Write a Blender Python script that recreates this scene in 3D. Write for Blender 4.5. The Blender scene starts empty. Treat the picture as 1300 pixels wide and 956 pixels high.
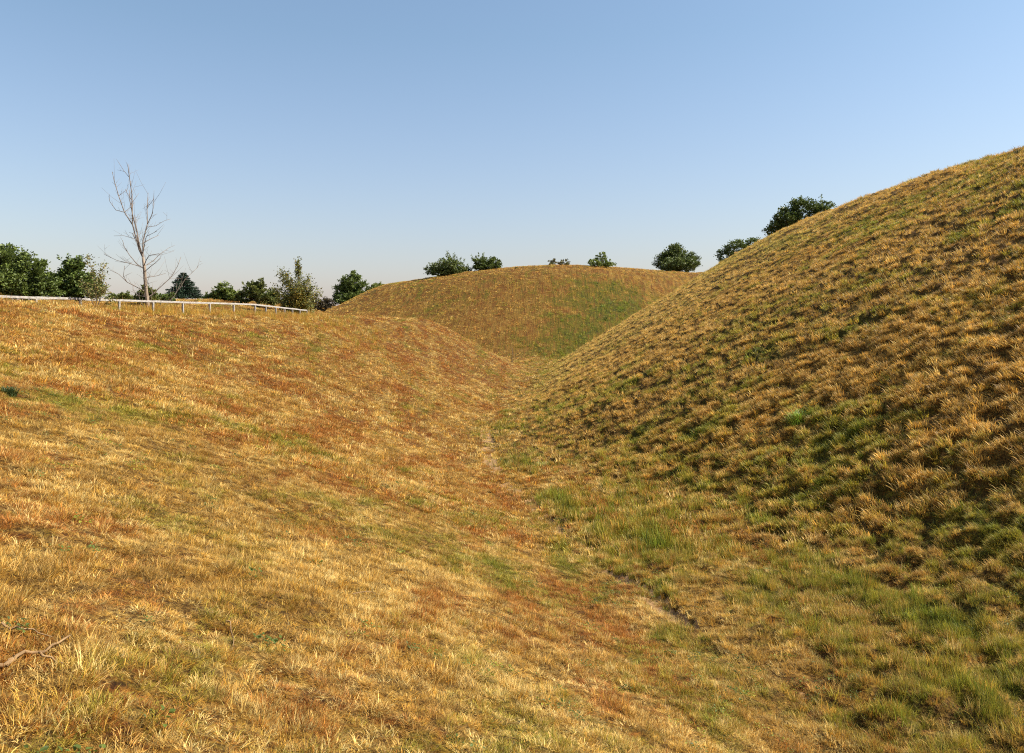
import bpy, bmesh, math, random
import numpy as np
from mathutils import Vector, Matrix

random.seed(7)
RNG = np.random.default_rng(11)
SC = bpy.context.scene
COL = SC.collection
F = 1011.0            # focal length in pixels of the 1300 px wide photograph
HOR = 415.0           # row of the horizon


# ------------------------------------------------------------------ helpers
def hash2(ix, iy, seed):
    h = (ix.astype(np.int64) * 374761393 + iy.astype(np.int64) * 668265263 + seed * 974634533) & 0xFFFFFFFF
    h = ((h ^ (h >> 13)) * 1274126177) & 0xFFFFFFFF
    h = (h ^ (h >> 16)) & 0xFFFFFFFF
    h = (h * 2246822519) & 0xFFFFFFFF
    return ((h ^ (h >> 15)) & 0xFFFFFF) / float(0xFFFFFF)


def vnoise(x, y, seed=0):
    ix = np.floor(x); iy = np.floor(y)
    fx = x - ix; fy = y - iy
    fx = fx * fx * fx * (fx * (fx * 6 - 15) + 10)
    fy = fy * fy * fy * (fy * (fy * 6 - 15) + 10)
    a = hash2(ix, iy, seed); b = hash2(ix + 1, iy, seed)
    c = hash2(ix, iy + 1, seed); d = hash2(ix + 1, iy + 1, seed)
    return (a * (1 - fx) + b * fx) * (1 - fy) + (c * (1 - fx) + d * fx) * fy


def fbm(x, y, seed=0, octv=4):
    s = 0.0; a = 0.5; t = 0.0
    for k in range(octv):
        c, n = math.cos(0.7 * k), math.sin(0.7 * k)
        s = s + a * vnoise((x * c - y * n) * 2 ** k + 13.7 * k, (x * n + y * c) * 2 ** k - 7.1 * k, seed + k)
        t += a; a *= 0.5
    return s / t


def worley(x, y, seed=0):
    """distance to the nearest jittered cell point"""
    ix = np.floor(x); iy = np.floor(y)
    best = np.full(np.shape(x), 9.0)
    for dx in (-1, 0, 1):
        for dy in (-1, 0, 1):
            cx = ix + dx; cy = iy + dy
            px = cx + hash2(cx, cy, seed); py = cy + hash2(cx, cy, seed + 77)
            best = np.minimum(best, (x - px) ** 2 + (y - py) ** 2)
    return np.sqrt(best)


def sstep(a, b, x):
    t = np.clip((x - a) / (b - a), 0, 1)
    return t * t * (3 - 2 * t)


def smin(a, b, k):
    h = np.clip(0.5 + 0.5 * (b - a) / k, 0, 1)
    return b * (1 - h) + a * h - k * h * (1 - h)


def smax(a, b, k):
    return -smin(-a, -b, k)


def table(pts, lo, hi, n=400, blur=9):
    xs = np.linspace(lo, hi, n)
    p = np.array(pts, float)
    ys = np.interp(xs, p[:, 0], p[:, 1])
    k = np.hanning(blur + 2)[1:-1]; k /= k.sum()
    pad = np.pad(ys, blur // 2, mode='edge')
    return xs, np.convolve(pad, k, mode='valid')


def mat(name, rough=0.9):
    m = bpy.data.materials.new(name); m.use_nodes = True
    nt = m.node_tree
    b = nt.nodes.get('Principled BSDF')
    b.inputs['Roughness'].default_value = rough
    b.inputs['Specular IOR Level'].default_value = 0.15
    return m, nt, b


def tag(o, label=None, cat=None, group=None, kind=None):
    if label: o['label'] = label
    if cat: o['category'] = cat
    if group: o['group'] = group
    if kind: o['kind'] = kind
    return o


def empty(name, loc):
    o = bpy.data.objects.new(name, None); COL.objects.link(o)
    o.empty_display_size = 0.3
    o.location = loc
    return o


def mesh_from(name, verts, faces, material=None, parent=None, link=True, smooth=False):
    me = bpy.data.meshes.new(name)
    verts = np.asarray(verts, np.float32)
    me.from_pydata(verts.tolist(), [], [tuple(f) for f in faces]) if not isinstance(faces, np.ndarray) else fill(me, verts, faces)
    if material: me.materials.append(material)
    if smooth: me.polygons.foreach_set('use_smooth', np.ones(len(me.polygons), bool))
    me.update()
    o = bpy.data.objects.new(name, me)
    if link: COL.objects.link(o)
    if parent: o.parent = parent
    return o


def fill(me, verts, faces):
    n, k = faces.shape
    me.vertices.add(len(verts)); me.vertices.foreach_set('co', verts.ravel())
    me.loops.add(n * k); me.loops.foreach_set('vertex_index', faces.astype(np.int32).ravel())
    me.polygons.add(n)
    me.polygons.foreach_set('loop_start', np.arange(0, n * k, k, dtype=np.int32))
    me.update(calc_edges=True)


def point_color(me, name, rgb, domain='POINT'):
    a = me.attributes.new(name, 'FLOAT_COLOR', domain)
    d = np.ones((len(rgb), 4), np.float32); d[:, :3] = rgb
    a.data.foreach_set('color', d.ravel())


# ------------------------------------------------------------------ terrain height
DX = table([(-40, 9), (0, 4.4), (4, 3.0), (7.3, 1.8), (11, 1.2), (19, -0.2), (27, -0.8), (46, 0.0), (65, 2.2), (90, 4)], -40, 100, 600, 25)
DZ = table([(-40, -2.0), (-6, -2.5), (0, -2.75), (3, -2.85), (6, -2.95), (9, -3.15), (14, -3.5), (22, -3.8), (40, -3.95), (65, -3.8), (100, -3.6)], -40, 110, 600, 15)
RF = table([(-40, 6.4), (0, 5.2), (6, 4.3), (9.4, 3.9), (12, 3.3), (20, 1.8), (27, 0.4), (46, 1.0), (65, 3.0), (90, 5)], -40, 100, 600, 25)
LW = table([(-40, 13.5), (5, 14), (12, 15), (26, 16.8), (40, 16), (50, 15.3), (60, 14.8), (78, 13.8), (92, 12.8), (120, 12)], -40, 140, 700, 25)
MT = table([(-60, 1.9), (-33, 1.9), (-27.9, 2.3), (-24.9, 3.6), (-22.9, 4.7), (-20.8, 5.7), (-18.4, 6.5), (-13.7, 7.1), (-8.1, 7.9), (-1.2, 8.6), (5.8, 9.2), (12, 9.1), (17.4, 8.95), (28.9, 8.65), (60, 8.4)], -70, 80, 600, 11)


def ditch_x(y): return np.interp(y, *DX)


def prof_v(t):
    """bank rising straight out of the bottom of the gully"""
    t = np.clip(t, 0, 1.35)
    a = smax(t - 0.015, np.zeros_like(t), 0.05)
    return smin(a * 1.06, np.ones_like(t), 0.22)


def prof(t):
    """bank profile: rounded toe, near straight face, rounded shoulder"""
    t = np.clip(t, 0, 1.35)
    a = smax(t - 0.06, np.zeros_like(t), 0.16)
    return smin(a * 1.12, np.ones_like(t), 0.22)


SCALE = 1.5           # the gully, the right bank and the mound are laid out in these units of metres


def base_height(x, y):
    x = np.asarray(x, float); y = np.asarray(y, float)
    X = x / SCALE; Y = y / SCALE
    floor = np.interp(Y, *DZ)
    floor = floor + 4.3 * sstep(-10, -30, X) * sstep(60, 76, Y)
    dx = ditch_x(Y)
    # left bank and its plateau (metres)
    s = dx * SCALE - 0.3 - x
    W = np.interp(y, *LW)
    yb = (68.5 + 0.62 * np.maximum(0, -(X + 2.0))) * SCALE
    t = smin(s / W, (yb - y) / 12.0, 0.25)
    top = 0.62 + 0.32 * sstep(58, 80, y) + 0.30 * np.exp(-((y - 26) / 9.0) ** 2) * np.exp(-((x + 17) / 6.0) ** 2) - 0.25 * sstep(18, 4, y)
    fl = floor * SCALE
    zl = fl + (top - fl) * prof_v(t)
    # right bank
    rf = np.interp(Y, *RF) - 0.5
    tr = (X - rf) / (21.5 - rf)
    ye = 75.5 + 0.42 * (X - 3)
    tt = smin(tr, (ye - Y) / 15.0, 0.12)
    rtop = 8.1 - 0.9 * sstep(52, 80, Y) - 0.45 * sstep(40, 30, Y) - 0.4 * sstep(12, -10, Y)
    rtop = rtop - 7.0 * sstep(45, 110, X)
    a = smax(tt - 0.02, np.zeros_like(tt), 0.07)
    zr = floor + (rtop - floor) * smin(a * 1.03, np.ones_like(tt), 0.16)
    zr = smax(zr, floor + 0.14 * np.clip(X - dx, 0, np.maximum(rf + 1.2 - dx, 0)) * sstep(78, 70, Y), 0.25)
    # far mound
    mt = np.interp(X, *MT) - 7.0 * sstep(60, 120, X)
    foot = np.minimum(86 + 0.012 * (X + 2) ** 2, 96)
    tm = (Y - foot) / 27.0
    am = smax(tm - 0.02, np.zeros_like(tm), 0.1)
    zm = floor + (mt - floor) * smin(am * 1.05, np.ones_like(tm), 0.22)
    z = smax(smax(zl, zr * SCALE, 0.4), zm * SCALE, 0.5)
    # rising ground behind the fence
    fx = np.where(y < 54, -20.6 + 0.1985 * (y - 38), -17.4)
    z = z + (0.0285 * np.clip(y, 30, 130) - 0.62) * np.maximum(sstep(1.5, 14, fx - x) * sstep(8, 24, y) * sstep(118, 104, y), sstep(104, 130, y) * sstep(-40, -52, x))
    far = sstep(270, 430, np.hypot(x, y))
    return z * (1 - far) + (4.6 + 1.2 * (fbm(x / 160, y / 160, 5, 3) - 0.5)) * far


def zone(x, y):
    """masks: left bank, ditch floor, right bank, far mound (0..1)"""
    X = x / SCALE; Y = y / SCALE
    dx = ditch_x(Y); rf = np.interp(Y, *RF)
    n = (fbm(x / 1.7, y / 1.7, 91, 3) - 0.5) * 2.2
    right = sstep(-0.6, 1.2, X - rf + n) * sstep(84, 72, Y - 0.42 * (X - 3))
    mound = sstep(84, 90, Y)
    ditch = sstep(-0.6 - 0.035 * Y, 0.4, X - dx + n * 0.4) * (1 - right) * (1 - mound)
    left = (1 - right) * (1 - mound) * (1 - ditch)
    return left, ditch, right, mound


def path_mask(x, y):
    """worn earth in the floor of the ditch"""
    px = ditch_x(y / SCALE) * SCALE - 0.2 + 0.45 * (fbm(y / 2.2, y * 0 + 3.0, 41, 3) - 0.5)
    w = 0.07 + 0.0035 * np.clip(y, 0, 45) + 0.22 * fbm(x / 0.8 + 9, y / 1.6, 43, 3)
    m = 1 - sstep(0.6, 1.25, np.abs(x - px) / w)
    gaps = sstep(0.36, 0.50, fbm(x / 1.3 + 31, y / 1.2, 47, 2) + 0.03)
    return m * gaps * sstep(48, 38, y) * sstep(7.5, 10.5, y)


def relief(x, y):
    left, ditch, right, mound = zone(x, y)
    d = np.hypot(x, y)
    xx = x + 0.35 * (fbm(x / 0.9, y / 0.9, 3, 2) - 0.5); yy = y + 0.35 * (fbm(x / 0.9, y / 0.9, 9, 2) - 0.5)
    w1 = worley(xx / 0.50, yy / 0.42, 21)
    tus = np.clip(1 - (w1 / 0.62) ** 2, 0, 1) * (0.35 + 0.9 * vnoise(x / 1.1, y / 1.1, 27))
    w2 = worley(xx / 0.27, yy / 0.25, 33)
    sm = np.clip(1 - (w2 / 0.65) ** 2, 0, 1)
    lump = fbm(x / 3.2, y / 3.2, 51, 4) - 0.5
    lump2 = fbm(x / 1.1, y / 1.1, 55, 3) - 0.5
    big = fbm(x / 14, y / 14, 61, 3) - 0.5
    z = right * (0.26 * tus + 0.06 * sm + 0.30 * lump + 0.10 * lump2) + (left + mound) * (0.05 * tus + 0.026 * sm + 0.26 * lump + 0.12 * lump2)
    z = z + ditch * (0.15 * tus + 0.03 * sm + 0.14 * lump) + 0.45 * big * sstep(8, 40, d)
    p = path_mask(x, y)
    return z * (1 - 0.85 * p) - 0.05 * p


_z0 = None


def height(x, y):
    return base_height(x, y) + relief(x, y)


def hpt(x, y):
    return float(height(np.array([float(x)]), np.array([float(y)]))[0])


def normal(x, y, e=0.25):
    zx = (base_height(x + e, y) - base_height(x - e, y)) / (2 * e)
    zy = (base_height(x, y + e) - base_height(x, y - e)) / (2 * e)
    n = np.stack([-zx, -zy, np.ones_like(zx)], -1)
    return n / np.linalg.norm(n, axis=-1, keepdims=True)


# ------------------------------------------------------------------ colours of the sward
C = {k: np.array(v) for k, v in dict(
    straw=(0.66, 0.43, 0.115), pale=(0.80, 0.58, 0.20), gold=(0.58, 0.330, 0.052), rust=(0.42, 0.17, 0.030),
    olive=(0.36, 0.285, 0.036), green=(0.25, 0.24, 0.025), deep=(0.085, 0.115, 0.020), dun=(0.40, 0.24, 0.060),
    brown=(0.28, 0.150, 0.032), bright=(0.25, 0.29, 0.032)).items()}


def green_amount(x, y):
    """how fresh the sward is, 0..1"""
    left, ditch, right, mound = zone(x, y)
    st = 1 + 1.4 * (1 - right) * (1 - mound)
    n1 = fbm(x / 1.7, y / (1.9 * st), 101, 4); n2 = fbm(x / 0.5, y / (0.5 * st), 107, 3); n3 = fbm(x / 11, y / 11, 113, 3)
    g = 0.9 * (n1 - 0.5) + 0.7 * (n2 - 0.5) + (0.5 - 0.3 * left) * (n3 - 0.5)
    X = x / SCALE; Y = y / SCALE
    rf = np.interp(Y, *RF)
    up = np.clip((X - rf) / 18.0, 0, 1.5)
    mg = 0.58 * np.exp(-((X - 11.0 - 0.35 * (Y - 98)) / 7.0) ** 2) * sstep(113, 104, Y) + 0.14 * np.exp(-((X + 14) / 5) ** 2)
    b = left * 0.20 + (ditch * 0.04 * np.exp(-((X - ditch_x(Y) - 1.0) / 1.0) ** 2)) + ditch * (0.40 + 0.03 * sstep(25, 10, Y)) + right * (0.31 + 0.26 * np.exp(-((up - 0.80) / 0.10) ** 2) + 0.10 * sstep(45, 65, Y) + 0.22 * np.exp(-((up - 0.02) / 0.13) ** 2)) + mound * (0.20 + mg)
    return b + g


def sward(x, y, u, v):
    """pick a colour for each tuft; u, v uniform random"""
    left, ditch, right, mound = zone(x, y)
    g = green_amount(x, y) + (0.46 + 0.20 * ditch) * (u - 0.5)
    st = 1 + 1.6 * (1 - right) * (1 - mound)
    r = 0.51 + 0.85 * (fbm(x / 0.8 + 40, y / (0.85 * st), 131, 4) - 0.5) + 0.40 * (v - 0.5) + 0.05 * sstep(12, 22, y) + 0.035 * left * sstep(-3, -9, x) * sstep(14, 22, y) - 0.035 * sstep(14, 8, y) - 0.05 * ditch
    k = 0.5 + 0.75 * (fbm(x / 0.6 - 17, y / (0.6 * st), 137, 3) - 0.5) + 0.72 * (np.random.default_rng(5).random(len(x)) - 0.5)
    col = np.where((k > 0.55)[:, None], C['straw'], C['gold'])
    col = np.where((k > 0.72)[:, None], C['pale'], col)
    col = np.where((k < 0.33)[:, None], C['dun'], col)
    col = np.where((r > 0.615)[:, None], C['rust'] * 0.5 + col * 0.5, col)
    col = np.where((r > 0.685)[:, None], C['rust'], col)
    dry_r = np.where((k > 0.62)[:, None], C['gold'], np.where((k < 0.36)[:, None], C['brown'] * 0.6 + C['dun'] * 0.4, C['dun'] * 0.35 + C['gold'] * 0.35 + C['straw'] * 0.3))
    dry_r = np.where((k > 0.74)[:, None], C['straw'], dry_r)
    col = col * (1 - right)[:, None] + dry_r * right[:, None]
    md = np.where((r > 0.56)[:, None], C['rust'] * 0.4 + C['dun'] * 0.6, C['gold'] * 0.45 + C['straw'] * 0.3 + C['olive'] * 0.25)
    col = col * (1 - 0.6 * mound)[:, None] + md * (0.6 * mound)[:, None]
    t1 = sstep(0.40, 0.56, g)[:, None]; t2 = sstep(0.60, 0.80, g)[:, None]; t3 = sstep(0.86, 1.05, g)[:, None]
    col = col * (1 - t1) + C['olive'] * t1
    col = col * (1 - t2) + C['green'] * t2
    col = col * (1 - t3) + np.where((v > 0.35)[:, None], C['bright'], C['deep']) * t3
    pale = (right * sstep(32, 52, y / SCALE) * 0.45)[:, None]
    col = col * (1 - pale) + C['straw'] * 0.95 * pale
    col = col * (0.95 + 0.16 * mound + 0.10 * right)[:, None]  # mound tint lifted in place of stronger sunlight on its near face
    return col * (0.66 + 0.68 * np.random.default_rng(8).random(len(x)))[:, None]


# ------------------------------------------------------------------ ground sheet
def axis(lo_far, hi_far, near, fine, grow, centre=0.0):
    def side(limit):
        out = []; p = 0.0; st = fine
        while p < limit:
            st = fine if p < near else fine + (p - near) * grow
            p += st; out.append(p)
        return out
    a = [-v for v in side(-lo_far)][::-1] + [0.0] + side(hi_far)
    return np.array(a) + centre


def build_ground():
    xs = axis(-2500, 2500, 12, 0.075, 0.0125)
    ys = axis(-400, 3000, 18, 0.075, 0.009, centre=4.0)
    X, Y = np.meshgrid(xs, ys)
    Z = height(X.ravel(), Y.ravel())
    V = np.stack([X.ravel(), Y.ravel(), Z], -1)
    ny, nx = X.shape
    i = np.arange(ny * nx).reshape(ny, nx)
    Q = np.stack([i[:-1, :-1], i[:-1, 1:], i[1:, 1:], i[1:, :-1]], -1).reshape(-1, 4)
    cx = V[Q][:, :, 0].mean(1); cy = V[Q][:, :, 1].mean(1)
    pm = path_mask(cx, cy) > 0.5
    u = RNG.random(len(V)); v = RNG.random(len(V))
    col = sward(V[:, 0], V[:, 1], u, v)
    m, nt, b = mat('thatch', 0.95)
    at = nt.nodes.new('ShaderNodeAttribute'); at.attribute_name = 'tint'
    tc = nt.nodes.new('ShaderNodeTexCoord')
    nz = nt.nodes.new('ShaderNodeTexNoise'); nz.inputs['Scale'].default_value = 26; nz.inputs['Detail'].default_value = 6
    nt.links.new(tc.outputs['Object'], nz.inputs['Vector'])
    rp = nt.nodes.new('ShaderNodeValToRGB')
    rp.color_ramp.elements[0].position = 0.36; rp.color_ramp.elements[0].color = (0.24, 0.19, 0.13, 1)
    rp.color_ramp.elements[1].position = 0.66; rp.color_ramp.elements[1].color = (1.0, 0.97, 0.9, 1)
    nt.links.new(nz.outputs['Fac'], rp.inputs['Fac'])
    # matted litter: fine criss-cross fibres
    n2 = nt.nodes.new('ShaderNodeTexNoise'); n2.inputs['Scale'].default_value = 150; n2.inputs['Detail'].default_value = 3; n2.inputs['Distortion'].default_value = 2.5
    nt.links.new(tc.outputs['Object'], n2.inputs['Vector'])
    r2 = nt.nodes.new('ShaderNodeValToRGB')
    r2.color_ramp.elements[0].position = 0.40; r2.color_ramp.elements[0].color = (0.35, 0.30, 0.24, 1)
    r2.color_ramp.elements[1].position = 0.62; r2.color_ramp.elements[1].color = (2.2, 2.0, 1.7, 1)
    nt.links.new(n2.outputs['Fac'], r2.inputs['Fac'])
    m0 = nt.nodes.new('ShaderNodeMix'); m0.data_type = 'RGBA'; m0.blend_type = 'MULTIPLY'; m0.inputs['Factor'].default_value = 1
    nt.links.new(rp.outputs['Color'], m0.inputs['A']); nt.links.new(r2.outputs['Color'], m0.inputs['B'])
    mx = nt.nodes.new('ShaderNodeMix'); mx.data_type = 'RGBA'; mx.blend_type = 'MULTIPLY'; mx.inputs['Factor'].default_value = 1
    nt.links.new(at.outputs['Color'], mx.inputs['A']); nt.links.new(m0.outputs['Result'], mx.inputs['B'])
    nt.links.new(mx.outputs['Result'], b.inputs['Base Color'])
    bp = nt.nodes.new('ShaderNodeBump'); bp.inputs['Strength'].default_value = 0.8; bp.inputs['Distance'].default_value = 0.05
    nt.links.new(nz.outputs['Fac'], bp.inputs['Height']); nt.links.new(bp.outputs['Normal'], b.inputs['Normal'])
    g = mesh_from('ground', V, Q[~pm], m, smooth=True)
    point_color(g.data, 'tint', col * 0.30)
    tag(g, kind='structure')
    # worn path: the same sheet's faces, bare earth
    used, inv = np.unique(Q[pm].ravel(), return_inverse=True)
    m2, nt, b = mat('bare_earth', 0.95)
    tc = nt.nodes.new('ShaderNodeTexCoord')
    nz = nt.nodes.new('ShaderNodeTexNoise'); nz.inputs['Scale'].default_value = 14; nz.inputs['Detail'].default_value = 8
    nt.links.new(tc.outputs['Object'], nz.inputs['Vector'])
    rp = nt.nodes.new('ShaderNodeValToRGB')
    rp.color_ramp.elements[0].position = 0.3; rp.color_ramp.elements[0].color = (0.17, 0.095, 0.040, 1)
    rp.color_ramp.elements[1].position = 0.7; rp.color_ramp.elements[1].color = (0.36, 0.215, 0.095, 1)
    nt.links.new(nz.outputs['Fac'], rp.inputs['Fac']); nt.links.new(rp.outputs['Color'], b.inputs['Base Color'])
    bp = nt.nodes.new('ShaderNodeBump'); bp.inputs['Strength'].default_value = 0.6; bp.inputs['Distance'].default_value = 0.03
    nt.links.new(nz.outputs['Fac'], bp.inputs['Height']); nt.links.new(bp.outputs['Normal'], b.inputs['Normal'])
    p = mesh_from('path', V[used], inv.reshape(-1, 4), m2, smooth=True)
    tag(p, kind='structure')


# ------------------------------------------------------------------ grass
def blade_mesh(name, n, rad, h, w, lean, droop, flop, rng, dirbias=0.0, hvar=0.5):
    """a tuft of n curved tapering blades; every blade has a shade of its own"""
    V = []; Fc = []; S = []
    for i in range(n):
        r = rad * math.sqrt(rng.random()); a = rng.random() * 6.283
        bx, by = r * math.cos(a), r * math.sin(a)
        out = a + rng.normal(0, 0.9)
        dx, dy = math.cos(out), math.sin(out)
        dx = dx * (1 - dirbias) + dirbias; nn = math.hypot(dx, dy) + 1e-6; dx /= nn; dy /= nn
        L = h * (1 - hvar + 2 * hvar * rng.random() ** 1.3)
        ln = abs(rng.normal(lean, 0.28)) if rng.random() > flop else 1.25 + 0.25 * rng.random()
        ww = w * (0.6 + 0.8 * rng.random())
        px, py = -dy, dx
        tw = rng.normal(0, 0.7)
        px, py = px * math.cos(tw) - py * math.sin(tw), px * math.sin(tw) + py * math.cos(tw)
        k0 = len(V); x = y = 0.0; z = -0.012; ang = ln * 0.55
        x, y = bx, by
        seg = 3
        for s in range(seg):
            wv = ww * (1 - 0.25 * s)
            V += [(x - px * wv / 2, y - py * wv / 2, z), (x + px * wv / 2, y + py * wv / 2, z)]
            st = L / seg
            x += dx * math.sin(ang) * st; y += dy * math.sin(ang) * st; z += math.cos(ang) * st
            ang += (ln * 0.45 + droop) / seg
        V.append((x, y, z))
        for s in range(seg - 1):
            q = k0 + 2 * s
            Fc.append((q, q + 1, q + 3, q + 2))
        q = k0 + 2 * (seg - 1)
        Fc.append((q, q + 1, q + 2))
        sh = float(np.clip(rng.normal(1.0, 0.24), 0.45, 1.6)); hu = rng.normal(0, 0.07)
        S += [(sh * (1 + hu), sh, sh * (1 - hu * 1.5))] * (2 * seg + 1)
    o = mesh_from(name, V, Fc, None, link=False)
    point_color(o.data, 'shade', np.array(S))
    return o


def leaf_rosette(name, n, rad, size, rng, stems=True):
    V = []; Fc = []; S = []
    for i in range(n):
        a = rng.random() * 6.283; r = rad * math.sqrt(rng.random())
        c = Vector((r * math.cos(a), r * math.sin(a), size * 0.3 + rng.random() * size * 1.5))
        d = Vector((math.cos(a + rng.normal(0, .6)), math.sin(a + rng.normal(0, .6)), rng.normal(0.25, 0.3))).normalized()
        s = d.cross(Vector((rng.normal(0, .3), rng.normal(0, .3), 1))).normalized()
        L = size * (0.6 + 0.8 * rng.random()); wd = L * 0.36
        k = len(V); up = s.cross(d)
        V += [c, c + d * L * .35 + s * wd + up * .08 * L, c + d * L * .75 + s * wd * .7, c + d * L - up * .12 * L,
              c + d * L * .75 - s * wd * .7, c + d * L * .35 - s * wd + up * .08 * L]
        Fc += [(k, k + 1, k + 2, k + 3), (k, k + 3, k + 4, k + 5)]
        sh = 0.7 + 0.6 * rng.random()
        S += [(sh, sh, sh)] * 6
    o = mesh_from(name, [tuple(v) for v in V], Fc, None, link=False)
    point_color(o.data, 'shade', np.array(S))
    return o


def grass_material(name='grass_blades', trans=0.35):
    m = bpy.data.materials.new(name); m.use_nodes = True
    nt = m.node_tree; nt.nodes.clear()
    out = nt.nodes.new('ShaderNodeOutputMaterial')
    at = nt.nodes.new('ShaderNodeAttribute'); at.attribute_type = 'INSTANCER'; at.attribute_name = 'tint'
    sh = nt.nodes.new('ShaderNodeAttribute'); sh.attribute_name = 'shade'
    mx = nt.nodes.new('ShaderNodeMix'); mx.data_type = 'RGBA'; mx.blend_type = 'MULTIPLY'; mx.inputs['Factor'].default_value = 1
    nt.links.new(at.outputs['Color'], mx.inputs['A']); nt.links.new(sh.outputs['Color'], mx.inputs['B'])
    b = nt.nodes.new('ShaderNodeBsdfPrincipled'); b.inputs['Roughness'].default_value = 0.55; b.inputs['Specular IOR Level'].default_value = 0.25
    t = nt.nodes.new('ShaderNodeBsdfTranslucent')
    s = nt.nodes.new('ShaderNodeMixShader'); s.inputs[0].default_value = trans
    nt.links.new(mx.outputs['Result'], b.inputs['Base Color']); nt.links.new(mx.outputs['Result'], t.inputs['Color'])
    nt.links.new(b.outputs[0], s.inputs[1]); nt.links.new(t.outputs[0], s.inputs[2]); nt.links.new(s.outputs[0], out.inputs['Surface'])
    return m


def scatter_tree(coll):
    ng = bpy.data.node_groups.new('grass_scatter', 'GeometryNodeTree')
    ng.interface.new_socket('Geometry', in_out='INPUT', socket_type='NodeSocketGeometry')
    ng.interface.new_socket('Geometry', in_out='OUTPUT', socket_type='NodeSocketGeometry')
    N = ng.nodes
    i = N.new('NodeGroupInput'); o = N.new('NodeGroupOutput')
    iop = N.new('GeometryNodeInstanceOnPoints')
    ci = N.new('GeometryNodeCollectionInfo'); ci.inputs['Collection'].default_value = coll
    ci.inputs['Separate Children'].default_value = True; ci.inputs['Reset Children'].default_value = True
    def na(name, t):
        n = N.new('GeometryNodeInputNamedAttribute'); n.data_type = t; n.inputs['Name'].default_value = name
        return [s for s in n.outputs if s.enabled][0] if False else n.outputs['Attribute']
    iop.inputs['Pick Instance'].default_value = True
    e = N.new('FunctionNodeEulerToRotation')
    L = ng.links
    L.new(i.outputs[0], iop.inputs['Points']); L.new(ci.outputs[0], iop.inputs['Instance'])
    L.new(na('sort', 'INT'), iop.inputs['Instance Index'])
    L.new(na('turn', 'FLOAT_VECTOR'), e.inputs['Euler']); L.new(e.outputs[0], iop.inputs['Rotation'])
    L.new(na('size', 'FLOAT_VECTOR'), iop.inputs['Scale'])
    L.new(iop.outputs[0], o.inputs[0])
    return ng


def make_scatter(name, label, cat, P, euler, size, sort, tint, tufts, material):
    coll = bpy.data.collections.new(name + '_tufts')
    for k, t in enumerate(tufts):
        t.data.materials.clear(); t.data.materials.append(material); coll.objects.link(t)
    me = bpy.data.meshes.new(name)
    me.vertices.add(len(P)); me.vertices.foreach_set('co', P.astype(np.float32).ravel())
    a = me.attributes.new('turn', 'FLOAT_VECTOR', 'POINT'); a.data.foreach_set('vector', euler.astype(np.float32).ravel())
    a = me.attributes.new('size', 'FLOAT_VECTOR', 'POINT'); a.data.foreach_set('vector', size.astype(np.float32).ravel())
    a = me.attributes.new('sort', 'INT', 'POINT'); a.data.foreach_set('value', sort.astype(np.int32))
    point_color(me, 'tint', tint)
    o = bpy.data.objects.new(name, me); COL.objects.link(o)
    md = o.modifiers.new('scatter', 'NODES'); md.node_group = scatter_tree(coll)
    tag(o, label, cat, kind='stuff')
    return o


def euler_from(n, yaw):
    """rotation with local z along n and local x turned by yaw about it"""
    c, s = np.cos(yaw), np.sin(yaw)
    h = np.stack([c, s, np.zeros_like(c)], -1)
    y = np.cross(n, h); y /= np.linalg.norm(y, axis=-1, keepdims=True)
    x = np.cross(y, n)
    ey = -np.arcsin(np.clip(x[:, 2], -1, 1))
    ez = np.arctan2(x[:, 1], x[:, 0]); ex = np.arctan2(y[:, 2], n[:, 2])
    return np.stack([ex, ey, ez], -1)


def sample(rings):
    """points over the ground, thinning with distance"""
    out = []; lv = []
    for k, (d0, d1, dens) in enumerate(rings):
        xm = 0.74 * d1 + 4.0
        n = int(2 * xm * (d1 + 1.5) * dens)
        x = RNG.uniform(-xm, xm, n); y = RNG.uniform(-1.5, d1, n)
        d = np.hypot(x, y)
        ok = (d >= d0) & (d < d1) & (np.abs(x) < 0.72 * np.maximum(y, 0) + 4.0) & (d > 1.0)
        out.append(np.stack([x[ok], y[ok]], -1)); lv.append(np.full(ok.sum(), k))
    return np.concatenate(out), np.concatenate(lv)


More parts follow.
